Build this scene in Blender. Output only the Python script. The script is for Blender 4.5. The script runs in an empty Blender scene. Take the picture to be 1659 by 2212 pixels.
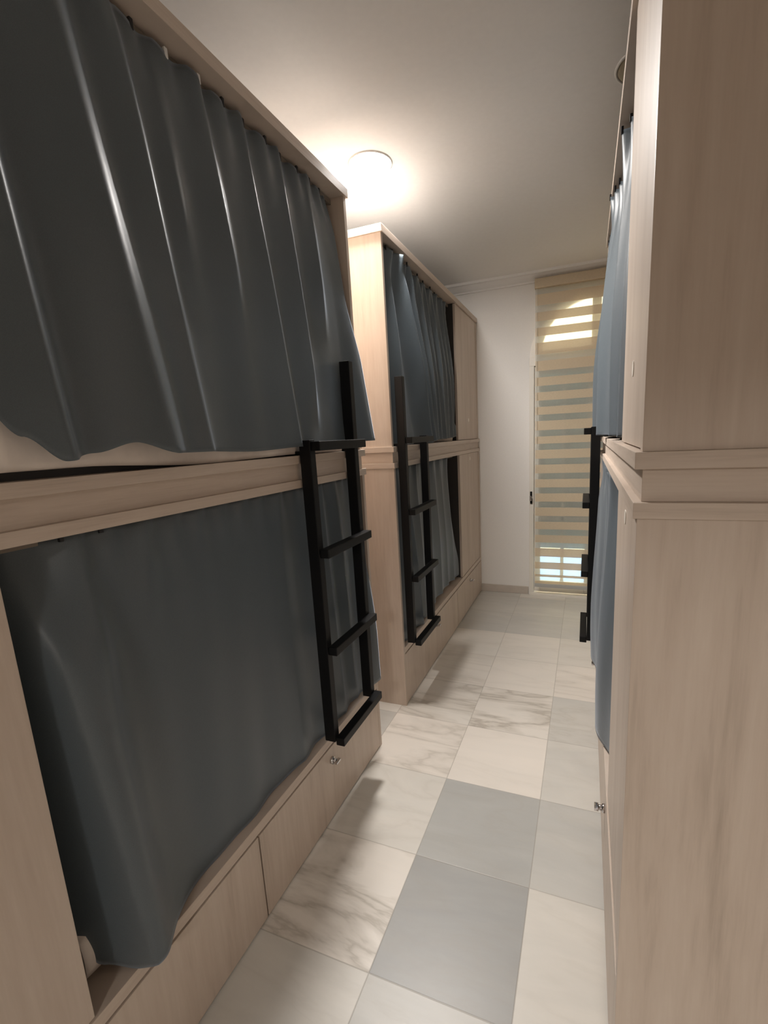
import bpy, bmesh, math, random
from mathutils import Vector, Matrix
random.seed(7)
S = bpy.context.scene
COL = S.collection

# ------------------------------------------------------------------ materials
def newmat(name):
    m = bpy.data.materials.new(name); m.use_nodes = True
    nt = m.node_tree; nt.nodes.clear()
    out = nt.nodes.new('ShaderNodeOutputMaterial')
    return m, nt, out
def N(nt, t, **kw):
    n = nt.nodes.new(t)
    for k, v in kw.items():
        if k in n.inputs: n.inputs[k].default_value = v
        else: setattr(n, k, v)
    return n
def L(nt, a, b): nt.links.new(a, b)
def ramp(nt, stops):
    r = nt.nodes.new('ShaderNodeValToRGB'); e = r.color_ramp.elements
    e[0].position, e[0].color = stops[0][0], (*stops[0][1], 1)
    e[1].position, e[1].color = stops[-1][0], (*stops[-1][1], 1)
    for p, c in stops[1:-1]:
        x = e.new(p); x.color = (*c, 1)
    return r
def wood(name, scale, base=1.0):
    m, nt, out = newmat(name)
    tc = N(nt, 'ShaderNodeTexCoord'); mp = N(nt, 'ShaderNodeMapping'); mp.inputs['Scale'].default_value = scale
    L(nt, tc.outputs['Object'], mp.inputs['Vector'])
    n1 = N(nt, 'ShaderNodeTexNoise', Scale=1.0, Detail=6.0, Roughness=.62, Distortion=.6)
    n2 = N(nt, 'ShaderNodeTexNoise', Scale=6.0, Detail=3.0, Roughness=.6)
    L(nt, mp.outputs[0], n1.inputs['Vector']); L(nt, mp.outputs[0], n2.inputs['Vector'])
    mx = N(nt, 'ShaderNodeMix', data_type='FLOAT'); mx.inputs[0].default_value = .32
    L(nt, n1.outputs[0], mx.inputs[2]); L(nt, n2.outputs[0], mx.inputs[3])
    b = base
    r = ramp(nt, [(.28, (.43*b, .35*b, .285*b)), (.45, (.55*b, .455*b, .378*b)), (.58, (.59*b, .497*b, .418*b)), (.76, (.65*b, .555*b, .475*b))])
    L(nt, mx.outputs[0], r.inputs[0])
    p = N(nt, 'ShaderNodeBsdfPrincipled', Roughness=.42)
    p.inputs['Specular IOR Level'].default_value = .35
    L(nt, r.outputs[0], p.inputs['Base Color'])
    bu = N(nt, 'ShaderNodeBump', Strength=.06, Distance=.002); L(nt, n2.outputs[0], bu.inputs['Height']); L(nt, bu.outputs[0], p.inputs['Normal'])
    L(nt, p.outputs[0], out.inputs[0]); return m
def plain(name, col, rough=.5, metal=0, spec=.5, noise=0, nscale=60):
    m, nt, out = newmat(name)
    p = N(nt, 'ShaderNodeBsdfPrincipled', Roughness=rough, Metallic=metal)
    p.inputs['Specular IOR Level'].default_value = spec
    p.inputs['Base Color'].default_value = (*col, 1)
    if noise:
        tc = N(nt, 'ShaderNodeTexCoord'); n = N(nt, 'ShaderNodeTexNoise', Scale=nscale, Detail=4.0)
        L(nt, tc.outputs['Object'], n.inputs['Vector'])
        r = ramp(nt, [(.3, tuple(c*(1-noise) for c in col)), (.7, tuple(min(1, c*(1+noise)) for c in col))])
        L(nt, n.outputs[0], r.inputs[0]); L(nt, r.outputs[0], p.inputs['Base Color'])
        bu = N(nt, 'ShaderNodeBump', Strength=.12, Distance=.002); L(nt, n.outputs[0], bu.inputs['Height']); L(nt, bu.outputs[0], p.inputs['Normal'])
    L(nt, p.outputs[0], out.inputs[0]); return m
def satin(name, col):
    m, nt, out = newmat(name)
    tc = N(nt, 'ShaderNodeTexCoord')
    mp = N(nt, 'ShaderNodeMapping'); mp.inputs['Scale'].default_value = (900, 900, 700)
    L(nt, tc.outputs['Object'], mp.inputs['Vector'])
    n = N(nt, 'ShaderNodeTexNoise', Scale=1.0, Detail=2.0); L(nt, mp.outputs[0], n.inputs['Vector'])
    r = ramp(nt, [(.3, tuple(c*.88 for c in col)), (.7, tuple(c*1.12 for c in col))]); L(nt, n.outputs[0], r.inputs[0])
    n2 = N(nt, 'ShaderNodeTexNoise', Scale=9.0, Detail=3.0); L(nt, tc.outputs['Object'], n2.inputs['Vector'])
    bu = N(nt, 'ShaderNodeBump', Strength=.10, Distance=.012); L(nt, n2.outputs[0], bu.inputs['Height'])
    p = N(nt, 'ShaderNodeBsdfPrincipled', Roughness=.42)
    p.inputs['Specular IOR Level'].default_value = .55
    p.inputs['Sheen Weight'].default_value = .35; p.inputs['Sheen Roughness'].default_value = .35
    p.inputs['Sheen Tint'].default_value = (.75, .85, 1, 1)
    L(nt, r.outputs[0], p.inputs['Base Color']); L(nt, bu.outputs[0], p.inputs['Normal'])
    L(nt, p.outputs[0], out.inputs[0]); return m
def emit(name, col, s):
    m, nt, out = newmat(name); e = N(nt, 'ShaderNodeEmission', Strength=s); e.inputs[0].default_value = (*col, 1)
    L(nt, e.outputs[0], out.inputs[0]); return m
def marble():
    m, nt, out = newmat('marble_tiles')
    uv = N(nt, 'ShaderNodeUVMap'); uv.uv_map = 'UVMap'
    tone = N(nt, 'ShaderNodeAttribute', attribute_name='tone'); vein = N(nt, 'ShaderNodeAttribute', attribute_name='vein'); seed = N(nt, 'ShaderNodeAttribute', attribute_name='seed')
    tc = N(nt, 'ShaderNodeTexCoord')
    add = N(nt, 'ShaderNodeVectorMath', operation='ADD'); L(nt, tc.outputs['Object'], add.inputs[0]); L(nt, seed.outputs['Vector'], add.inputs[1])
    rot = N(nt, 'ShaderNodeMapping'); rot.inputs['Rotation'].default_value = (0, 0, math.radians(62)); rot.inputs['Scale'].default_value = (.55, 2.2, 1)
    L(nt, add.outputs[0], rot.inputs['Vector'])
    cloud = N(nt, 'ShaderNodeTexNoise', Scale=3.0, Detail=6.0, Roughness=.6, Distortion=.8); L(nt, rot.outputs[0], cloud.inputs['Vector'])
    vn = N(nt, 'ShaderNodeTexNoise', Scale=2.6, Detail=5.0, Roughness=.55, Distortion=.5); L(nt, rot.outputs[0], vn.inputs['Vector'])
    sub = N(nt, 'ShaderNodeMath', operation='SUBTRACT'); L(nt, vn.outputs[0], sub.inputs[0]); sub.inputs[1].default_value = .5
    ab = N(nt, 'ShaderNodeMath', operation='ABSOLUTE'); L(nt, sub.outputs[0], ab.inputs[0])
    vr = ramp(nt, [(0.0, (.75, .75, .75)), (.025, (.35, .35, .35)), (.09, (0, 0, 0))]); L(nt, ab.outputs[0], vr.inputs[0])
    vm = N(nt, 'ShaderNodeMath', operation='MULTIPLY'); L(nt, vr.outputs[0], vm.inputs[0]); L(nt, vein.outputs['Fac'], vm.inputs[1])
    base = ramp(nt, [(0.0, (.75, .69, .62)), (.35, (.63, .60, .545)), (.7, (.44, .435, .41)), (1.0, (.31, .31, .30))]); 
    ca = N(nt, 'ShaderNodeMath', operation='MULTIPLY_ADD'); L(nt, cloud.outputs[0], ca.inputs[0]); ca.inputs[1].default_value = .34; ca.inputs[2].default_value = -.17
    ts = N(nt, 'ShaderNodeMath', operation='ADD'); L(nt, ca.outputs[0], ts.inputs[0]); L(nt, tone.outputs['Fac'], ts.inputs[1]); ts.use_clamp = True
    L(nt, ts.outputs[0], base.inputs[0])
    vc = N(nt, 'ShaderNodeMix', data_type='RGBA'); L(nt, vm.outputs[0], vc.inputs[0]); L(nt, base.outputs[0], vc.inputs[6]); vc.inputs[7].default_value = (.33, .29, .235, 1)
    sp = N(nt, 'ShaderNodeSeparateXYZ'); L(nt, uv.outputs[0], sp.inputs[0])
    def edge(o):
        a = N(nt, 'ShaderNodeMath', operation='SUBTRACT'); L(nt, o, a.inputs[0]); a.inputs[1].default_value = .5
        b = N(nt, 'ShaderNodeMath', operation='ABSOLUTE'); L(nt, a.outputs[0], b.inputs[0]); return b.outputs[0]
    mxm = N(nt, 'ShaderNodeMath', operation='MAXIMUM'); L(nt, edge(sp.outputs[0]), mxm.inputs[0]); L(nt, edge(sp.outputs[1]), mxm.inputs[1])
    gt = N(nt, 'ShaderNodeMapRange'); gt.inputs[1].default_value = .4945; gt.inputs[2].default_value = .4975; L(nt, mxm.outputs[0], gt.inputs[0])
    gm = N(nt, 'ShaderNodeMath', operation='MULTIPLY'); L(nt, gt.outputs[0], gm.inputs[0]); gm.inputs[1].default_value = .55
    gc = N(nt, 'ShaderNodeMix', data_type='RGBA'); L(nt, gm.outputs[0], gc.inputs[0]); L(nt, vc.outputs[2], gc.inputs[6]); gc.inputs[7].default_value = (.30, .27, .23, 1)
    p = N(nt, 'ShaderNodeBsdfPrincipled', Roughness=.38); p.inputs['Specular IOR Level'].default_value = .4
    L(nt, gc.outputs[2], p.inputs['Base Color'])
    inv = N(nt, 'ShaderNodeMath', operation='SUBTRACT'); inv.inputs[0].default_value = 1; L(nt, gt.outputs[0], inv.inputs[1])
    bu = N(nt, 'ShaderNodeBump', Strength=.25, Distance=.002); L(nt, inv.outputs[0], bu.inputs['Height']); L(nt, bu.outputs[0], p.inputs['Normal'])
    L(nt, p.outputs[0], out.inputs[0]); return m
def blind_band(name, col, transp, transl):
    m, nt, out = newmat(name)
    tc = N(nt, 'ShaderNodeTexCoord'); mp = N(nt, 'ShaderNodeMapping'); mp.inputs['Scale'].default_value = (60, 60, 500)
    L(nt, tc.outputs['Object'], mp.inputs['Vector']); n = N(nt, 'ShaderNodeTexNoise', Scale=1.0, Detail=3.0); L(nt, mp.outputs[0], n.inputs['Vector'])
    r = ramp(nt, [(.3, tuple(c*.92 for c in col)), (.7, tuple(min(1, c*1.06) for c in col))]); L(nt, n.outputs[0], r.inputs[0])
    d = N(nt, 'ShaderNodeBsdfDiffuse'); t = N(nt, 'ShaderNodeBsdfTranslucent'); tr = N(nt, 'ShaderNodeBsdfTransparent')
    L(nt, r.outputs[0], d.inputs[0]); L(nt, r.outputs[0], t.inputs[0])
    a = N(nt, 'ShaderNodeMixShader'); a.inputs[0].default_value = transl; L(nt, d.outputs[0], a.inputs[1]); L(nt, t.outputs[0], a.inputs[2])
    b = N(nt, 'ShaderNodeMixShader'); b.inputs[0].default_value = transp; L(nt, a.outputs[0], b.inputs[1]); L(nt, tr.outputs[0], b.inputs[2])
    L(nt, b.outputs[0], out.inputs[0]); return m
def glassm():
    m, nt, out = newmat('window_glass')
    g = N(nt, 'ShaderNodeBsdfGlossy', Roughness=.03); g.inputs[0].default_value = (1, 1, 1, 1)
    t = N(nt, 'ShaderNodeBsdfTransparent'); t.inputs[0].default_value = (.93, .97, .95, 1)
    fr = N(nt, 'ShaderNodeFresnel', IOR=1.45)
    mx = N(nt, 'ShaderNodeMixShader'); L(nt, fr.outputs[0], mx.inputs[0]); L(nt, t.outputs[0], mx.inputs[1]); L(nt, g.outputs[0], mx.inputs[2])
    L(nt, mx.outputs[0], out.inputs[0]); return m

M = dict(
    wood_v=wood('oak_laminate_vertical', (14, 14, 1.0)),
    wood_h=wood('oak_laminate_horizontal', (1.6, 1.6, 34)),
    shade_in=plain('shade_dark_interior', (.035, .03, .026), .7),  # near-black colour stands in for the shade behind the curtains
    bounce_cut=plain('bounce_cut_top', (.20, .185, .17), .8),  # unseen top faces, darkened to cut lamp bounce onto the ceiling
    added_hall=plain('dark_added_hall', (.30, .27, .24), .8),  # added unseen hallway, kept dark so mostly direct lamp light gets through
    curtain=satin('slate_satin_curtain', (.084, .103, .116)),
    black=plain('black_painted_steel', (.004, .004, .0045), .5, 0, .25),
    hook=plain('black_curtain_hook', (.012, .012, .014), .4),
    rail=plain('brown_curtain_rail', (.20, .165, .13), .5),
    white_hook=plain('white_plastic_hook', (.75, .74, .72), .35),
    chrome=plain('chrome_lock', (.62, .60, .60), .18, 1),
    cap=plain('pale_lock_disc', (.85, .80, .72), .4),
    sheet=plain('cream_bed_sheet', (.78, .70, .635), .85, 0, .2, .05, 25),
    wall=plain('warm_white_wall_paint', (.81, .785, .75), .75, 0, .2, .015, 90),
    ceil=plain('white_ceiling_paint', (.84, .82, .795), .85, 0, .15, .012, 40),
    trim=plain('cream_lacquer', (.76, .72, .65), .35, 0, .4),
    base=plain('beige_stone_skirting', (.52, .46, .40), .5, 0, .4, .05, 20),
    lamp_on=emit('lit_diffuser', (1.0, .955, .915), 760),
    lamp_fill=emit('added_fill_diffuser', (1.0, .95, .90), 62),  # fill lamp added out of view behind the camera
    lamp_off=plain('unlit_diffuser', (.30, .25, .17), .3),
    ring=plain('white_lamp_ring', (.58, .56, .53), .4),
    band=blind_band('beige_opaque_blind_band', (.66, .55, .40), .02, .14),
    sheer=blind_band('sheer_blind_band', (.74, .75, .68), .36, .5),
    bar=plain('grey_blind_bar', (.42, .42, .40), .45),
    glass=glassm(),
    shutter=plain('grey_green_shutter', (.50, .54, .49), .6, 0, .3, .06, 5),
    marble=marble(),
    facade=plain('pale_yellow_render', (.95, .60, .29), .9, 0, .1, .05, 3),
    balcony=plain('blue_grey_balcony_tile', (.30, .46, .70), .5, 0, .3, .05, 6),
)

# ------------------------------------------------------------------ helpers
def link(name, bm, mats, parent=None, smooth=False):
    me = bpy.data.meshes.new(name)
    bmesh.ops.recalc_face_normals(bm, faces=bm.faces)
    bm.to_mesh(me); bm.free()
    for m in (mats if isinstance(mats, (list, tuple)) else [mats]): me.materials.append(m)
    if smooth:
        for p in me.polygons: p.use_smooth = True
    o = bpy.data.objects.new(name, me); COL.objects.link(o)
    if parent: o.parent = parent
    return o
def thing(name, label, cat, loc, group=None):
    o = bpy.data.objects.new(name, None); COL.objects.link(o); o.location = loc; o.empty_display_size = .1
    o['label'] = label; o['category'] = cat
    if group: o['group'] = group
    return o
def struct(o): o['kind'] = 'structure'; return o
def box(bm, a, b, mp=None, bev=0):
    (x0, y0, z0), (x1, y1, z1) = a, b
    c = [(x0, y0, z0), (x1, y0, z0), (x1, y1, z0), (x0, y1, z0), (x0, y0, z1), (x1, y0, z1), (x1, y1, z1), (x0, y1, z1)]
    if mp: c = [mp(*p) for p in c]
    v = [bm.verts.new(p) for p in c]
    fs = [bm.faces.new([v[i] for i in f]) for f in ((0, 3, 2, 1), (4, 5, 6, 7), (0, 1, 5, 4), (1, 2, 6, 5), (2, 3, 7, 6), (3, 0, 4, 7))]
    if bev:
        es = {e for f in fs for e in f.edges}
        bmesh.ops.recalc_face_normals(bm, faces=fs)
        bmesh.ops.bevel(bm, geom=list(es), offset=bev, segments=2, profile=.6, affect='EDGES')
def boxo(name, a, b, mat, parent=None, mp=None, bev=.0012):
    bm = bmesh.new(); box(bm, a, b, mp, bev); return link(name, bm, mat, parent)
def cyl(bm, c, ax, r, h, seg=24, r2=None):
    """cylinder starting at c along unit axis ax"""
    ax = Vector(ax).normalized(); q = Vector((0, 0, 1)).rotation_difference(ax).to_matrix().to_4x4()
    bmesh.ops.create_cone(bm, cap_ends=True, segments=seg, radius1=r, radius2=r if r2 is None else r2, depth=h,
                          matrix=Matrix.Translation(Vector(c) + ax*h/2) @ q)
def smooth01(t): t = max(0, min(1, t)); return t*t*(3-2*t)
def lerp_tab(tab, x):
    if x <= tab[0][0]: return tab[0][1]
    for (a, fa), (b, fb) in zip(tab, tab[1:]):
        if x <= b: return fa + (fb-fa)*smooth01((x-a)/(b-a)) if b > a else fb
    return tab[-1][1]

# ------------------------------------------------------------------ main measures (metres)
W = 1.0; D = 4.244; HC = 2.748
X0, X1, Y0 = -.93, 1.93, -1.45
Z_LIP = (1.340, 1.367); Z_FAS = (1.367, 1.422); Z_TOPLIP = (1.422, 1.450); Z_TOP = (2.447, 2.482)

# ------------------------------------------------------------------ room shell
def floor():
    bm = bmesh.new(); uv = bm.loops.layers.uv.new('UVMap')
    tl = bm.faces.layers.float.new('tone'); vl = bm.faces.layers.float.new('vein'); sl = bm.faces.layers.float_vector.new('seed')
    T, ox, oy = .4, .3714, .9224
    tones = {  # (column, row): tone, vein
        (0, -1): (.62, .25), (0, 0): (.93, .22), (0, 1): (.78, .18), (0, 2): (.10, .12), (0, 3): (.18, .95), (0, 4): (.16, .12), (0, 5): (.18, .15), (0, 6): (.55, .1), (0, 7): (.52, .1),
        (-1, -1): (.42, .15), (-1, 0): (.14, .85), (-1, 1): (.33, .2), (-1, 2): (.08, .55), (-1, 3): (.22, .8), (-1, 4): (.18, .35), (-1, 5): (.25, .2), (-1, 6): (.55, .1), (-1, 7): (.55, .1),
        (1, -1): (.45, .12), (1, 0): (.38, .12), (1, 1): (.60, .15), (1, 2): (.45, .12), (1, 3): (.50, .3), (1, 4): (.12, .4), (1, 5): (.24, .2), (1, 6): (.5, .1), (1, 7): (.5, .1)}
    rnd = random.Random(3)
    i0 = math.floor((X0-ox)/T); i1 = math.ceil((X1-ox)/T); j0 = math.floor((Y0-oy)/T); j1 = math.ceil((D-oy)/T)
    for i in range(i0, i1):
        for j in range(j0, j1):
            xa, xb = max(ox+T*i, X0), min(ox+T*(i+1), X1); ya, yb = max(oy+T*j, Y0), min(oy+T*(j+1), D+.2)
            if xb-xa < 1e-4 or yb-ya < 1e-4: continue
            f = bm.faces.new([bm.verts.new((x, y, 0)) for x, y in ((xa, ya), (xb, ya), (xb, yb), (xa, yb))])
            for l in f.loops:
                l[uv].uv = ((l.vert.co.x-ox)/T-i, (l.vert.co.y-oy)/T-j)
            t, v = tones.get((i, j), (rnd.uniform(.1, .55), rnd.uniform(.1, .5)))
            f[tl] = t; f[vl] = v; f[sl] = (rnd.uniform(-20, 20), rnd.uniform(-20, 20), rnd.uniform(-20, 20))
    bmesh.ops.remove_doubles(bm, verts=bm.verts, dist=1e-5)
    return struct(link('floor', bm, M['marble']))
floor()
struct(boxo('ceiling', (X0-.1, Y0-.1, HC), (X1+.1, D+.2, HC+.1), M['ceil'], bev=0))
struct(boxo('wall_left', (X0-.12, Y0-.1, 0), (X0, D+.2, HC), M['wall'], bev=0))
struct(boxo('wall_right', (X1, Y0-.1, 0), (X1+.12, D+.2, HC), M['wall'], bev=0))
def near_wall():
    bm = bmesh.new()
    box(bm, (X0, Y0-.12, 0), (HX0, Y0, HC)); box(bm, (HX1, Y0-.12, 0), (X1, Y0, HC)); box(bm, (HX0, Y0-.12, HZ), (HX1, Y0, HC))
    struct(link('wall_near', bm, M['wall']))
    bm = bmesh.new()
    for a, b in (((HX0, Y0-.13, 0), (HX0+.03, Y0+.012, HZ)), ((HX1-.03, Y0-.13, 0), (HX1, Y0+.012, HZ)), ((HX0+.03, Y0-.13, HZ-.03), (HX1-.03, Y0+.012, HZ))): box(bm, a, b, None, .003)
    struct(link('added_doorway', bm, M['trim']))
    struct(boxo('floor_added_hall', (X0, Y0-2.6, -.05), (X1, Y0-.0, 0), M['added_hall'], bev=0))  # unseen hallway, added to house the fill lamp
    struct(boxo('ceiling_added_hall', (X0, Y0-2.6, 2.5), (X1, Y0-.12, 2.6), M['added_hall'], bev=0))
    struct(boxo('wall_added_hall_back', (X0, Y0-2.7, 0), (X1, Y0-2.6, 2.5), M['added_hall'], bev=0))
    struct(boxo('wall_added_hall_left', (X0-.1, Y0-2.7, 0), (X0, Y0-.1, 2.5), M['added_hall'], bev=0))
    struct(boxo('wall_added_hall_right', (X1, Y0-2.7, 0), (X1+.1, Y0-.1, 2.5), M['added_hall'], bev=0))
HX0, HX1, HZ = .70, 1.66, 2.15  # doorway added behind the camera, sized to steer the fill light
near_wall()

# far wall with an arched opening
DX0, DX1, DZ = .452, 1.496, 2.10
XC = (DX0+DX1)/2; AR = (DX1-DX0)/2; AH = .49
def arch_pts(rx, rz, z0, n=28, xc=XC): return [(xc-rx*math.cos(math.pi*k/n), z0+rz*math.sin(math.pi*k/n)) for k in range(n+1)]
def far_wall():
    bm = bmesh.new(); th = .2
    prof = [(DX0, 0)] + arch_pts(AR, AH, DZ) + [(DX1, 0)]
    for y, s in ((D, 1), (D+th, -1)):
        def q(a, b, c, d):
            bm.faces.new([bm.verts.new((p[0], y, p[1])) for p in (a, b, c, d)])
        q((X0, 0), (DX0, 0), (DX0, HC), (X0, HC)); q((DX1, 0), (X1, 0), (X1, HC), (DX1, HC))
        ap = arch_pts(AR, AH, DZ)
        for a, b in zip(ap, ap[1:]): q(a, b, (b[0], HC), (a[0], HC))
    for a, b in zip(prof, prof[1:]):
        bm.faces.new([bm.verts.new(p) for p in ((a[0], D, a[1]), (b[0], D, b[1]), (b[0], D+th, b[1]), (a[0], D+th, a[1]))])
    bmesh.ops.remove_doubles(bm, verts=bm.verts, dist=1e-5)
    return struct(link('wall_far', bm, M['wall']))
far_wall()
# ceiling coving along the far wall
def cornice():
    bm = bmesh.new()
    pr = [(0, -.056), (-.022, -.056), (-.026, -.047), (-.05, -.040), (-.08, -.028), (-.105, -.016), (-.110, -.019), (-.138, -.019), (-.142, 0), (0, 0)]
    A = [bm.verts.new((X0, D+y, HC+z)) for y, z in pr]; B = [bm.verts.new((X1, D+y, HC+z)) for y, z in pr]
    n = len(pr)
    for k in range(n): bm.faces.new((A[k], A[(k+1) % n], B[(k+1) % n], B[k]))
    bm.faces.new(A); bm.faces.new(B)
    return struct(link('trim_1', bm, M['ceil']))
cornice()
for nm, a, b in (('baseboard_far', (X0, D-.012, 0), (DX0-.012, D, .072)), ('baseboard_right', (DX1+.012, D-.012, 0), (X1, D, .072))):
    struct(boxo(nm, a, b, M['base'], bev=.003))

# ------------------------------------------------------------------ arched glazed door to the balcony
def door():
    r = bpy.data.objects.new('door_1', None); COL.objects.link(r); r.location = (XC, D, 0); struct(r)
    mp = lambda x, y, z: (x-XC, y-D, z)
    # jamb architrave
    bm = bmesh.new()
    box(bm, (DX0-.004, D-.012, 0), (DX0+.036, D+.05, DZ), mp, .002); box(bm, (DX1-.036, D-.012, 0), (DX1+.004, D+.05, DZ), mp, .002)
    box(bm, (DX0-.004, D-.014, 2.035), (DX1+.004, D+.055, 2.105), mp, .003)
    box(bm, (DX0-.004, D-.03, 0), (DX1+.004, D+.06, .022), mp, .002)
    link('door_frame', bm, M['trim'], r)
    # arch frame ring
    bm = bmesh.new(); o = arch_pts(AR, AH, DZ); i = arch_pts(AR-.10, AH-.11, DZ+.05)
    ring = []
    for (a, b), (c, d) in zip(o, i):
        ring.append([bm.verts.new((x-XC, y, z)) for x, y, z in ((a, -.006, b), (c, -.006, d), (c, .05, d), (a, .05, b))])
    for p, q in zip(ring, ring[1:]):
        for k in range(4): bm.faces.new((p[k], p[(k+1) % 4], q[(k+1) % 4], q[k]))
    bm.faces.new(ring[0]); bm.faces.new(ring[-1])
    link('arch_frame', bm, M['trim'], r)
    bm = bmesh.new()
    bm.faces.new([bm.verts.new((x-XC, .03, z)) for x, z in arch_pts(AR-.09, AH-.10, DZ+.048)])
    g = link('arch_glass', bm, M['glass'], r)
    boxo('arch_sill', (DX0+.002, D-.004, DZ-.002), (DX1-.002, D+.052, DZ+.055), M['trim'], r, mp)
    boxo('arch_mullion', (XC-.034, D+.0, DZ+.05), (XC+.034, D+.05, DZ+AH-.05), M['trim'], r, mp)
    for side in (0, 1):
        xa, xb = (DX0+.038, XC-.002) if side == 0 else (XC+.002, DX1-.038)
        bm = bmesh.new(); st = .052
        box(bm, (xa, D+.005, .03), (xa+st, D+.045, 2.03), mp, .003); box(bm, (xb-st, D+.005, .03), (xb, D+.045, 2.03), mp, .003)
        box(bm, (xa+st, D+.005, .03), (xb-st, D+.045, .13), mp, .003); box(bm, (xa+st, D+.005, 1.97), (xb-st, D+.045, 2.03), mp, .003)
        xm = (xa+xb)/2; box(bm, (xm-.014, D+.008, .13), (xm+.014, D+.042, 1.97), mp, .002)
        box(bm, (xa+st, D+.008, .70), (xb-st, D+.042, .735), mp, .002)
        lf = link('door_leaf', bm, M['trim'], r)
        bm = bmesh.new(); box(bm, (xa+st, D+.022, .13), (xb-st, D+.026, 1.97), mp); link('glass', bm, M['glass'], lf)
        if side == 0:
            bm = bmesh.new(); hx = DX0+.012
            box(bm, (hx-.008, D-.022, .855), (hx+.010, D-.012, .965), mp, .003)
            h = link('hinge_plate', bm, M['black'], lf)
            bm = bmesh.new(); cyl(bm, mp(hx+.001, D-.024, .91), (0, -1, 0), .009, .022); box(bm, (hx-.008, D-.05, .885), (hx+.008, D-.042, .93), mp, .003)
            link('handle', bm, M['chrome'], lf)
    # exterior roller shutter, lowered most of the way
    bm = bmesh.new(); z = .42
    while z < 2.08:
        box(bm, (DX0+.01, D+.12, z), (DX1-.01, D+.134, z+.0505), mp, .003); z += .05
    link('roller_shutter', bm, M['shutter'], r)
door()

# ------------------------------------------------------------------ zebra roller blind in front of the door
def blind():
    x0, x1, yb, zt = .505, 1.47, D-.066, 2.70
    r = thing('roller_blind', 'beige day and night roller blind with solid and sheer bands over the arched door', 'blind', (x0, yb, .10))
    mp = lambda x, y, z: (x-x0, y-yb, z-.10)
    cs = [2.609, 2.472, 2.352, 2.235, 2.091, 1.959, 1.838, 1.718, 1.601, 1.471, 1.357, 1.23, 1.104, .98, .855, .728, .608, .487, .358, .243, .155]
    bm = bmesh.new(); zs = [zt-.06]; kinds = []
    for c in cs[:-1]:
        h = .026
        zs += [c+h, c-h]; kinds += [0, 1]
    zs += [.195, .155, .128]; kinds += [0, 1, 0]
    nx = 12
    for k, (za, zb) in enumerate(zip(zs, zs[1:])):
        for i in range(nx):
            xa, xb = x0+(x1-x0)*i/nx, x0+(x1-x0)*(i+1)/nx
            w = lambda x: .0025*math.sin(9*x)
            f = bm.faces.new([bm.verts.new(mp(x, yb+w(x), z)) for x, z in ((xa, za), (xb, za), (xb, zb), (xa, zb))]); f.material_index = kinds[k]; f.smooth = True
    bmesh.ops.remove_doubles(bm, verts=bm.verts, dist=1e-5)
    link('blind_fabric', bm, [M['band'], M['sheer']], r)
    bm = bmesh.new(); box(bm, (x0-.002, yb-.012, .098), (x1+.002, yb+.012, .130), mp, .004); link('bottom_bar', bm, M['bar'], r)
    bm = bmesh.new(); box(bm, (x0-.006, yb-.03, zt-.075), (x1+.006, yb+.045, zt), mp, .008); link('cassette', bm, M['band'], r)
    bm = bmesh.new(); cyl(bm, mp(x0+.012, yb-.022, 1.35), (0, 0, 1), .0018, 1.28, 8); link('cord', bm, M['trim'], r)
blind()

# ------------------------------------------------------------------ outside
struct(boxo('balcony_floor', (-1.0, D+.2, -.06), (3.4, D+1.5, -.01), M['balcony'], bev=0))
def neighbour():
    r = thing('building', 'pale yellow building glimpsed through the arched fanlight above the balcony door', 'building', (1.0, 12, 0))
    boxo('facade', (-8, 0, -4), (8, .4, 11), M['facade'], r, bev=0)
    for k in range(-3, 4):
        boxo('window', (k*2.2-.5, -.06, 8.2), (k*2.2+.5, .02, 9.8), M['shutter'], r, bev=.01)
neighbour()

# ------------------------------------------------------------------ ceiling downlights
def downlight(loc, mat, label, k_=1.0):
    r = thing('ceiling_light', label, 'ceiling light', loc, 'round recessed ceiling lights')
    bm = bmesh.new(); n = 64; R = .104
    prof = [(R, 0), (R-.002, -.005), (R-.007, -.006), (R-.009, -.003), (R-.009, 0)]
    rings = [[bm.verts.new((a*math.cos(2*math.pi*k/n), a*math.sin(2*math.pi*k/n), z)) for k in range(n)] for a, z in prof]
    for A, B in zip(rings, rings[1:]):
        for k in range(n): bm.faces.new((A[k], A[(k+1) % n], B[(k+1) % n], B[k]))
    link('trim_ring', bm, M['ring'], r, True)
    bm = bmesh.new(); prof = [(.0955, -.0015), (.093, -.0045), (.086, -.006), (.05, -.0085), (.02, -.009)]
    rings = [[bm.verts.new((a*math.cos(2*math.pi*k/n), a*math.sin(2*math.pi*k/n), z)) for k in range(n)] for a, z in prof]
    for A, B in zip(rings, rings[1:]):
        for k in range(n): bm.faces.new((A[k], A[(k+1) % n], B[(k+1) % n], B[k]))
    bm.faces.new(rings[-1]); bm.faces.new(rings[0])
    link('diffuser', bm, M[mat], r, True)
    r.scale = (k_, k_, 1)
    return r
downlight((-.045, 2.216, HC), 'lamp_on', 'lit round downlight glowing in the ceiling over the gap between the two left bunks')
downlight((1.088, 2.10, HC), 'lamp_off', 'unlit round downlight in the ceiling half hidden above the right bunk')

hl = downlight((1.18, -2.9, 2.5), 'lamp_fill', 'large round fill lamp added in an unseen hallway behind the camera', 4.6)  # added fill light for the near end panels
hl.name = 'added_fill_lamp'; struct(hl)
for k_ in ('label', 'category', 'group'): del hl[k_]

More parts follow.
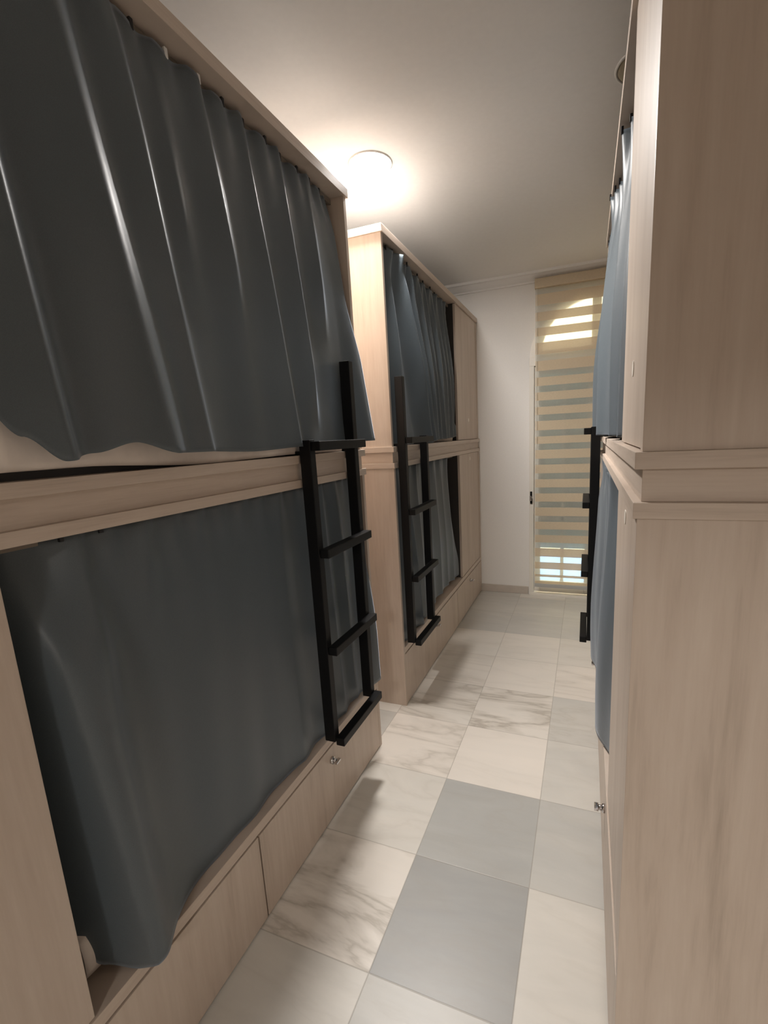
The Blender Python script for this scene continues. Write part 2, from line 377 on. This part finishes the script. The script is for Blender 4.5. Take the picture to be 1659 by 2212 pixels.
# ------------------------------------------------------------------ bunk units
DEP = .90
def bunk(name_label, side, yopen, ydir, Lb, uo, seam, locks_on=True):
    """u runs from the open end towards the locker end, v runs into the bunk from its front"""
    xo = 0.0 if side == 'L' else W
    sv = -1 if side == 'L' else 1
    r = thing('bunk_bed', name_label, 'bunk bed', (xo, yopen, 0), 'oak bunk units along the corridor')
    mp = lambda u, v, z: (sv*v, ydir*u, z)
    B = lambda n, a, b, m, bev=.0012, par=None: boxo(n, a, b, M[m], par or r, mp, bev)
    t = .02
    for u0 in (0, Lb-t):
        B('end_panel', (u0, 0, 0), (u0+t, DEP, Z_LIP[0]), 'wood_v')
        B('end_panel', (u0, .004, Z_TOPLIP[1]), (u0+t, DEP, Z_TOP[0]), 'wood_v')
    oh = .008 if True else 0
    e1 = Lb + (oh if ydir < 0 else 0)
    B('lower_board', (-oh, -.007, Z_LIP[0]), (e1, DEP, Z_LIP[1]), 'wood_h')
    B('fascia', (.006, .006, Z_FAS[0]), (Lb-.006 if ydir < 0 else Lb, DEP, Z_FAS[1]), 'wood_h')
    B('upper_board', (-oh, -.007, Z_TOPLIP[0]), (e1, DEP, Z_TOPLIP[1]), 'wood_h')
    tb = B('top_board', (-oh, -.004, Z_TOP[0]), (e1, DEP, Z_TOP[1]), 'wood_h')
    tb.data.materials.append(M['bounce_cut'])  # top face darkened against bounce from the downlight
    for p in tb.data.polygons:
        if p.normal.z > .9: p.material_index = 1
    B('back_panel', (t, DEP-.018, .02), (Lb-t, DEP, Z_LIP[0]), 'shade_in', 0)
    B('back_panel', (t, DEP-.018, Z_TOPLIP[1]), (Lb-t, DEP, Z_TOP[0]), 'shade_in', 0)
    # partitions, stiles and locker doors
    for za, zb, vd, lz in ((.345, Z_LIP[0], .003, 1.292), (Z_TOPLIP[1], Z_TOP[0], .007, 1.612)):
        B('partition', (uo+.001, vd+.0195, za), (uo+t, DEP-.018, zb), 'shade_in')
        B('stile', (Lb-t-.022, vd-.002, za), (Lb-t, vd+.03, zb), 'wood_v')
        d = B('locker_door', (uo, vd+.001, za+.003), (Lb-t-.0245, vd+.019, zb-.003), 'wood_v', .0015)
        bm = bmesh.new(); cyl(bm, mp((uo+Lb)/2-.005, vd+.001, lz), mp(0, -1, 0), .0165, .0016, 24)
        link('lock_disc', bm, M['cap'], d)
    # base with ledge and drawers
    B('ledge_board', (t, 0, .312), (Lb-t, .13, .345), 'wood_h')
    B('bed_base', (t, .13, .305), (Lb-t, DEP-.018, .33), 'shade_in', 0)
    for ua, ub in ((t+.001, seam-.0035), (seam+.0035, Lb-t-.001)):
        d = B('drawer_front', (ua, .001, .006), (ub, .019, .3025), 'wood_v', .0015)
        bm = bmesh.new(); um = (ua+ub)/2
        cyl(bm, mp(um, .001, .247), mp(0, -1, 0), .0145, .009, 20); cyl(bm, mp(um, -.008, .247), mp(0, -1, 0), .009, .012, 20)
        box(bm, (um-.015, -.032, .2425), (um+.015, -.019, .2515), mp, .001)
        link('lock', bm, M['chrome'], d, True)
    for z in (2.425, 1.322):
        bm = bmesh.new(); box(bm, (t, .060, z), (uo, .070, z+.018), mp, .001)
        link('curtain_rail', bm, M['rail'], r)
    return r
UB = dict(
    near=('left bunk unit nearest the camera, oak, its locker end running off the left edge', 'L', 1.852, -1, 2.06, 1.402, .892),
    far=('left bunk unit beyond the gap, oak, its far end against the window wall', 'L', 2.197, 1, D-2.197-.002, 1.343, 1.155),
    right=('right-hand oak bunk unit seen end-on, across the aisle from the left bunks', 'R', 2.951, -1, 2.101, 1.55, .892))
for a in UB.values(): bunk(*a)

# ------------------------------------------------------------------ ladders
def ladder(label, side, ya, yb, tall):
    """ya / yb: world y of the two uprights' near faces; tall: 0, 1 or None"""
    xo, sx = (0, 1) if side == 'L' else (W-.004, -1)
    mp = lambda x, y, z: (sx*x, y-ya, z-.372)
    r = thing('ladder', label, 'ladder', (xo, ya, .372), 'black steel bunk ladders')
    for k, y in enumerate((ya, yb)):
        top = 1.795 if tall == k else 1.500
        boxo('upright', (.013, y, .372), (.056, y+.032, top), M['black'], r, mp, .0025)
        boxo('hook', (-.075, y+.004, 1.4505), (.014, y+.028, 1.464), M['black'], r, mp, .0015)
    for z in (1.463, 1.090, .724, .357):
        boxo('rung', (.056, ya+.006, z), (.091, yb+.034, z+.032), M['black'], r, mp, .003)
ladder('black ladder on the near left bunk, in front of the largest dark curtains', 'L', 1.345, 1.667, 1)
ladder('black ladder on the far left bunk, beside its pale end panel', 'L', 2.228, 2.572, 0)
ladder('black ladder on the right bunk, seen edge-on in front of the window blind', 'R', 2.50, 2.84, None)

# ------------------------------------------------------------------ curtains
def curtain(label, side, loc, ys, nz, xprof, ztop, zbot, folds, edge=None, hooks=14, header=.10, headamp=.012, dip=.010, group='slate grey satin bunk curtains', whites=(), nfreq=0, seedv=1, hookmat='hook', hk=None):
    """ys=(y0,y1,n); xprof(t,y)->outward x at height fraction t (0 bottom .. 1 top); folds: (ytop,ybot,amp,width before,width after,tmin,tmax)"""
    sx = 1 if side == 'L' else -1; xo = 0 if side == 'L' else W
    y0, y1, ny = ys
    rnd = random.Random(seedv)
    r = thing('curtain', label, 'curtain', loc, group)
    bm = bmesh.new(); rows = []
    ph = [rnd.uniform(0, 6.28) for _ in range(6)]
    for j in range(nz+1):
        t = j/nz; row = []
        for i in range(ny+1):
            s = i/ny; y = y0+(y1-y0)*s
            if edge: y += edge(s, t)
            zb = zbot(y); z = zb+(ztop-zb)*t
            x = xprof(t, y)
            for (yt, yb_, amp, wa, wb, tmin, tmax) in folds:
                yc = yb_+(yt-yb_)*t
                d = y-yc
                g = max(0, 1+d/(1.7*wa))**1.4 if d < 0 else math.exp(-(d/wb)**2)
                w = smooth01((t-tmin)/.28+.5) * smooth01((tmax-t)/.28+.5)
                x += amp*g*w
            # gathers under the tape
            hw = math.exp(-((1-t)*(ztop-zb)/header)**1.3)
            x += headamp*hw*math.sin(2*math.pi*hooks*s+ph[0])
            z -= dip*hw*abs(math.sin(math.pi*hooks*s+ph[0]))
            x += .003*math.sin(23*y+ph[1]+2*t)+.002*math.sin(41*y+ph[2]-3*t)*(1-.5*t)
            row.append(bm.verts.new((xo+sx*x-loc[0], y-loc[1], z-loc[2])))
        rows.append(row)
    for a, b in zip(rows, rows[1:]):
        for i in range(ny): bm.faces.new((a[i], a[i+1], b[i+1], b[i]))
    top = [v.co.copy() for v in rows[-1]]
    o = link('fabric', bm, M['curtain'], r, True)
    md = o.modifiers.new('thickness', 'SOLIDIFY'); md.thickness = .0025; md.offset = 0
    for k in range(hooks):
        if hk is not None and k not in hk: continue
        i = min(ny, int((k+.5)/hooks*ny)); c = top[i]
        bm = bmesh.new(); w = k in whites
        box(bm, (c.x-.004, c.y-.005, c.z-.010), (c.x+.004, c.y+.005, c.z+.013), None, .002)
        link('curtain_hook', bm, M['white_hook' if w else hookmat], r)
    return r

# near left, upper: pulled out over the rail so that its hem hangs outside
def xp1(t, y):
    q = max(0, 1-t)
    b = -.050+.066*q**.75
    f = smooth01((y-1.705)/.12)
    return b + f*(-.050+.118*q - b)
zb1 = lambda y: lerp_tab([(-.1, 1.60), (.40, 1.65), (.455, 1.585), (.505, 1.525), (.557, 1.480), (.63, 1.492), (.715, 1.510), (.80, 1.483), (.91, 1.482), (1.13, 1.474), (1.35, 1.480), (1.85, 1.487)], y)
F1 = [(.515, .565, .050, .08, .03, -.2, 1.2), (.69, .787, .048, .12, .05, -.2, 1.2), (.85, .915, .030, .09, .028, -.2, 1.2), (1.10, 1.165, .016, .07, .022, .45, 1.2),
      (1.255, 1.335, .021, .09, .022, -.2, 1.2), (1.43, 1.475, .020, .06, .022, .15, 1.2), (1.60, 1.62, .015, .05, .022, .5, 1.2), (.30, .38, .04, .1, .05, -.2, 1.2), (.96, 1.0, .012, .04, .03, .5, 1.3)]
curtain('dark slate curtain of the near left upper bunk, its wavy hem outside the rail', 'L', (0, 1.0, 1.48), (.428, 1.795, 380), 70, xp1, 2.432, zb1, F1,
        edge=lambda s, t: smooth01((s-.8)/.2)*(.048*smooth01((.62-t)/.3)-.03*smooth01((t-.85)/.15)), hooks=15, headamp=.008, whites=(6, 7), seedv=2)
# near left, lower
def xp2(t, y):
    f = smooth01((y-1.70)/.14)
    left = smooth01((.60-y)/.15)
    return -.032 - .012*t + f*(.055*smooth01((1-t)/.8)+.002) - .085*left*(1-.4*t)
zb2 = lambda y: lerp_tab([(.43, .49), (.48, .455), (.515, .372), (.55, .347), (.64, .352), (.756, .3475), (.95, .3475), (1.13, .353), (1.27, .3475), (1.43, .3475), (1.7, .352), (1.85, .366)], y)
F2 = [(.50, .565, .085, .05, .09, -.2, .85), (.60, .60, .012, .03, .03, .7, 1.2), (1.27, 1.25, .010, .05, .05, -.2, 1.1), (1.40, 1.42, .016, .05, .04, -.2, 1.2), (1.53, 1.56, .014, .04, .03, -.2, 1.2), (1.64, 1.68, .014, .035, .03, -.2, 1.2), (.75, .70, .012, .05, .05, .75, 1.2)]
curtain('dark slate curtain of the near left lower bunk, flat and closed above the drawer fronts', 'L', (0, 1.0, .345), (.452, 1.815, 260), 70, xp2, 1.3385, zb2, F2, dip=.005, hk=(0, 1, 2),
        edge=lambda s, t: smooth01((s-.85)/.15)*.022*smooth01((1-t)/.7), hooks=16, headamp=.006, header=.07, seedv=5)
# far left, upper
def xp3(t, y): return -.066 + .040*smooth01((1-t)/.6) - .03*smooth01((2.34-y)/.09)
zb3 = lambda y: lerp_tab([(2.2, 1.452), (2.7, 1.455), (3.0, 1.470), (3.4, 1.476), (3.5, 1.49)], y)
F3 = [(2.335, 2.35, .035, .05, .03, -.2, 1.2), (2.43, 2.72, .075, .075, .05, -.2, 1.15), (2.60, 2.86, .055, .05, .04, -.2, 1.2), (2.79, 2.96, .04, .05, .035, -.2, 1.2), (2.93, 3.06, .034, .04, .03, -.2, 1.2), (3.06, 3.16, .034, .04, .03, -.2, 1.2), (3.18, 3.26, .030, .04, .03, -.2, 1.2), (3.28, 3.36, .030, .035, .025, -.2, 1.2), (3.37, 3.45, .024, .03, .02, -.2, 1.2)]
curtain('slate curtain of the far left upper bunk, hanging in many vertical pleats', 'L', (0, 2.8, 1.46), (2.232, 3.43, 260), 60, xp3, 2.428, zb3, F3,
        edge=lambda s, t: smooth01((s-.7)/.3)*.055*smooth01((.12-t)/.12), hooks=18, headamp=.012, seedv=3)
# far left, lower
def xp4(t, y): return -.055 + .022*smooth01((1-t)/.7)
zb4 = lambda y: lerp_tab([(2.2, .350), (2.7, .352), (2.9, .39), (3.2, .40), (3.5, .375)], y)
F4 = [(2.33, 2.33, .024, .04, .03, -.2, 1.2), (2.42, 2.55, .03, .045, .03, -.2, 1.2), (2.62, 2.66, .016, .05, .03, -.2, 1.2), (2.80, 2.84, .018, .05, .03, -.2, 1.2), (2.98, 3.0, .018, .05, .03, -.2, 1.2), (3.14, 3.17, .018, .05, .03, -.2, 1.2), (3.28, 3.33, .014, .04, .03, -.2, 1.2)]
curtain('slate curtain of the far left lower bunk, behind the second black ladder', 'L', (0, 2.8, .36), (2.225, 3.36, 220), 60, xp4, 1.3385, zb4, F4, dip=.005, hk=(0, 1, 12, 13),
        edge=lambda s, t: smooth01((s-.6)/.4)*.16*smooth01((.55-t)/.5), hooks=14, headamp=.007, header=.07, seedv=4)
# right, upper: billows out into the aisle
def xp5(t, y):
    far = smooth01((y-1.5)/1.2)
    return -.050 + (.022+.042*far)*smooth01((1-t)/.75)
zb5 = lambda y: 1.462
F5 = [(2.80, 2.74, .040, .10, .08, -.2, 1.1), (2.30, 2.10, .050, .12, .08, -.2, 1.15), (1.85, 1.72, .036, .08, .06, -.2, 1.2), (1.58, 1.50, .022, .04, .03, -.2, 1.2), (1.68, 1.60, -.03, .04, .03, -.2, 1.2), (2.48, 2.38, -.04, .05, .04, -.2, 1.1), (2.52, 2.42, .012, .05, .04, -.2, 1.2)]
curtain('blue-grey curtain of the right upper bunk, billowing out beside the window blind', 'R', (W, 2.2, 1.46), (1.415, 2.915, 240), 60, xp5, 2.428, zb5, F5, hooks=26, headamp=.012, seedv=6)
# right, lower
def xp6(t, y): return -.046 + .034*smooth01((y-1.6)/.25)*t + .046*smooth01((1-t)/.9) - .035*(1-smooth01((y-1.48)/.22))
zb6 = lambda y: lerp_tab([(1.4, .352), (1.75, .352), (2.0, .36), (2.9, .352)], y)
F6 = [(2.32, 2.36, .040, .16, .07, -.2, .95), (2.62, 2.62, .014, .06, .05, -.2, 1.1), (1.76, 1.76, .026, .10, .10, -.2, 1.1), (2.05, 2.05, .012, .06, .06, -.2, 1.2)]
curtain('blue-grey curtain of the right lower bunk, hanging straight behind the edge-on ladder', 'R', (W, 2.2, .36), (1.42, 2.90, 220), 60, xp6, 1.3385, zb6, F6, dip=.005, hooks=14, headamp=.010, header=.08, seedv=8)

# ------------------------------------------------------------------ mattresses
def mattress(label, x0, x1, y0, y1, z0, h, lump=0):
    r = thing('mattress', label, 'mattress', ((x0+x1)/2, (y0+y1)/2, z0), 'mattresses in the left bunks')
    bm = bmesh.new(); nx, ny = 24, 60; lx, ly = (x1-x0)/2, (y1-y0)/2
    def pt(i, j, k):
        u, v = -1+2*i/nx, -1+2*j/ny
        x, y = lx*u, ly*v
        ed = max(0, 1-min((1-abs(u))*lx, (1-abs(v))*ly)/.04)
        z = h-.03*ed*ed + lump*(.5+.5*math.sin(9*y+2)) * max(0, u)
        return (x, y, z)
    g = [[bm.verts.new(pt(i, j, 1)) for j in range(ny+1)] for i in range(nx+1)]
    for i in range(nx):
        for j in range(ny): bm.faces.new((g[i][j], g[i+1][j], g[i+1][j+1], g[i][j+1]))
    rim = [g[i][0] for i in range(nx)]+[g[nx][j] for j in range(ny)]+[g[i][ny] for i in range(nx, 0, -1)]+[g[0][j] for j in range(ny, 0, -1)]
    prev = rim
    for q in (.66, .33, 0):
        cur = [bm.verts.new((v.co.x, v.co.y, (.016+(h-.046)*q)+.003*math.sin(31*v.co.y)*(q > 0))) for v in rim]
        for a in range(len(rim)): bm.faces.new((prev[a], prev[(a+1) % len(rim)], cur[(a+1) % len(rim)], cur[a]))
        prev = cur
    bm.faces.new(prev)
    link('cover', bm, M['sheet'], r, True)
    boxo('shadow_gap_block', (-lx+.03, -ly+.02, 0), (lx-.03, ly-.02, .016), M['hook'], r, bev=0)  # black block painting in the shadow gap under the mattress
    # loose overhanging sheet edge along the front
    bm = bmesh.new(); n = 90; rows = []
    for k in range(9):
        q = k/8; row = []
        for j in range(n+1):
            y = -ly*.985+2*ly*.985*j/n
            wob = .010*math.sin(11*y+1)+.006*math.sin(29*y)
            x = lx+.004+.010*math.sin(q*2.6)+wob*q*.35
            yw = y+(y0+y1)/2; cl = .003+.013*(1-smooth01((yw-.56)/.38)); z = h-.004 - q*(h-.004-cl-.002*math.sin(9*y))
            if k == 0: x = lx-.05; z = h+.003+lump*(.5+.5*math.sin(9*y+2))
            row.append(bm.verts.new((x, y, z)))
        rows.append(row)
    for a, b in zip(rows, rows[1:]):
        for j in range(n): bm.faces.new((a[j], a[j+1], b[j+1], b[j]))
    o = link('sheet', bm, M['sheet'], r, True)
    md = o.modifiers.new('thickness', 'SOLIDIFY'); md.thickness = .002
    return r
mattress('cream-sheeted mattress showing below the hem of the near left upper curtain', -.86, -.016, .476, 1.82, Z_TOPLIP[1], .135, .012)
mattress('cream mattress peeping out at the post end of the near left lower bunk', -.86, -.085, .475, 1.82, .346, .13)
mattress('cream mattress barely showing under the far left upper curtain', -.86, -.06, 2.24, 3.52, Z_TOPLIP[1], .12)
mattress('cream mattress barely showing under the far left lower curtain', -.86, -.10, 2.24, 3.52, .346, .12)

# ------------------------------------------------------------------ world, camera, view
w = bpy.data.worlds.new('World'); S.world = w; w.use_nodes = True
nt = w.node_tree; bg = nt.nodes['Background']
bg.inputs[0].default_value = (.60, .78, 1.0, 1); bg.inputs[1].default_value = 8.0

R = ((0.9325689145974966, 0.3576521134929201, -0.048991685441080436), (0.02105665081815064, -0.18937641505065922, -0.9816787615502757), (-0.36037735359568984, 0.914451496328049, -0.18413751350216312))
cam = bpy.data.cameras.new('Camera'); co = bpy.data.objects.new('Camera', cam); COL.objects.link(co)
rx, dn, fw = Vector(R[0]), Vector(R[1]), Vector(R[2])
mw = Matrix((( rx.x, -dn.x, -fw.x, .9188488), (rx.y, -dn.y, -fw.y, 0.0), (rx.z, -dn.z, -fw.z, 1.4917509), (0, 0, 0, 1)))
co.matrix_world = mw
cam.sensor_fit = 'VERTICAL'; cam.sensor_height = 36; cam.lens = 36*997.284/2212
cam.shift_x = -48.4308/2212; cam.shift_y = 26.511/2212
cam.clip_start = .02
S.camera = co
S.view_settings.view_transform = 'Standard'; S.view_settings.look = 'None'; S.view_settings.gamma = 1
S.view_settings.use_curve_mapping = False
S.view_settings.exposure = 0.0
S.cycles.max_bounces = 12; S.cycles.diffuse_bounces = 8; S.cycles.transparent_max_bounces = 16
S.cycles.use_denoising = True
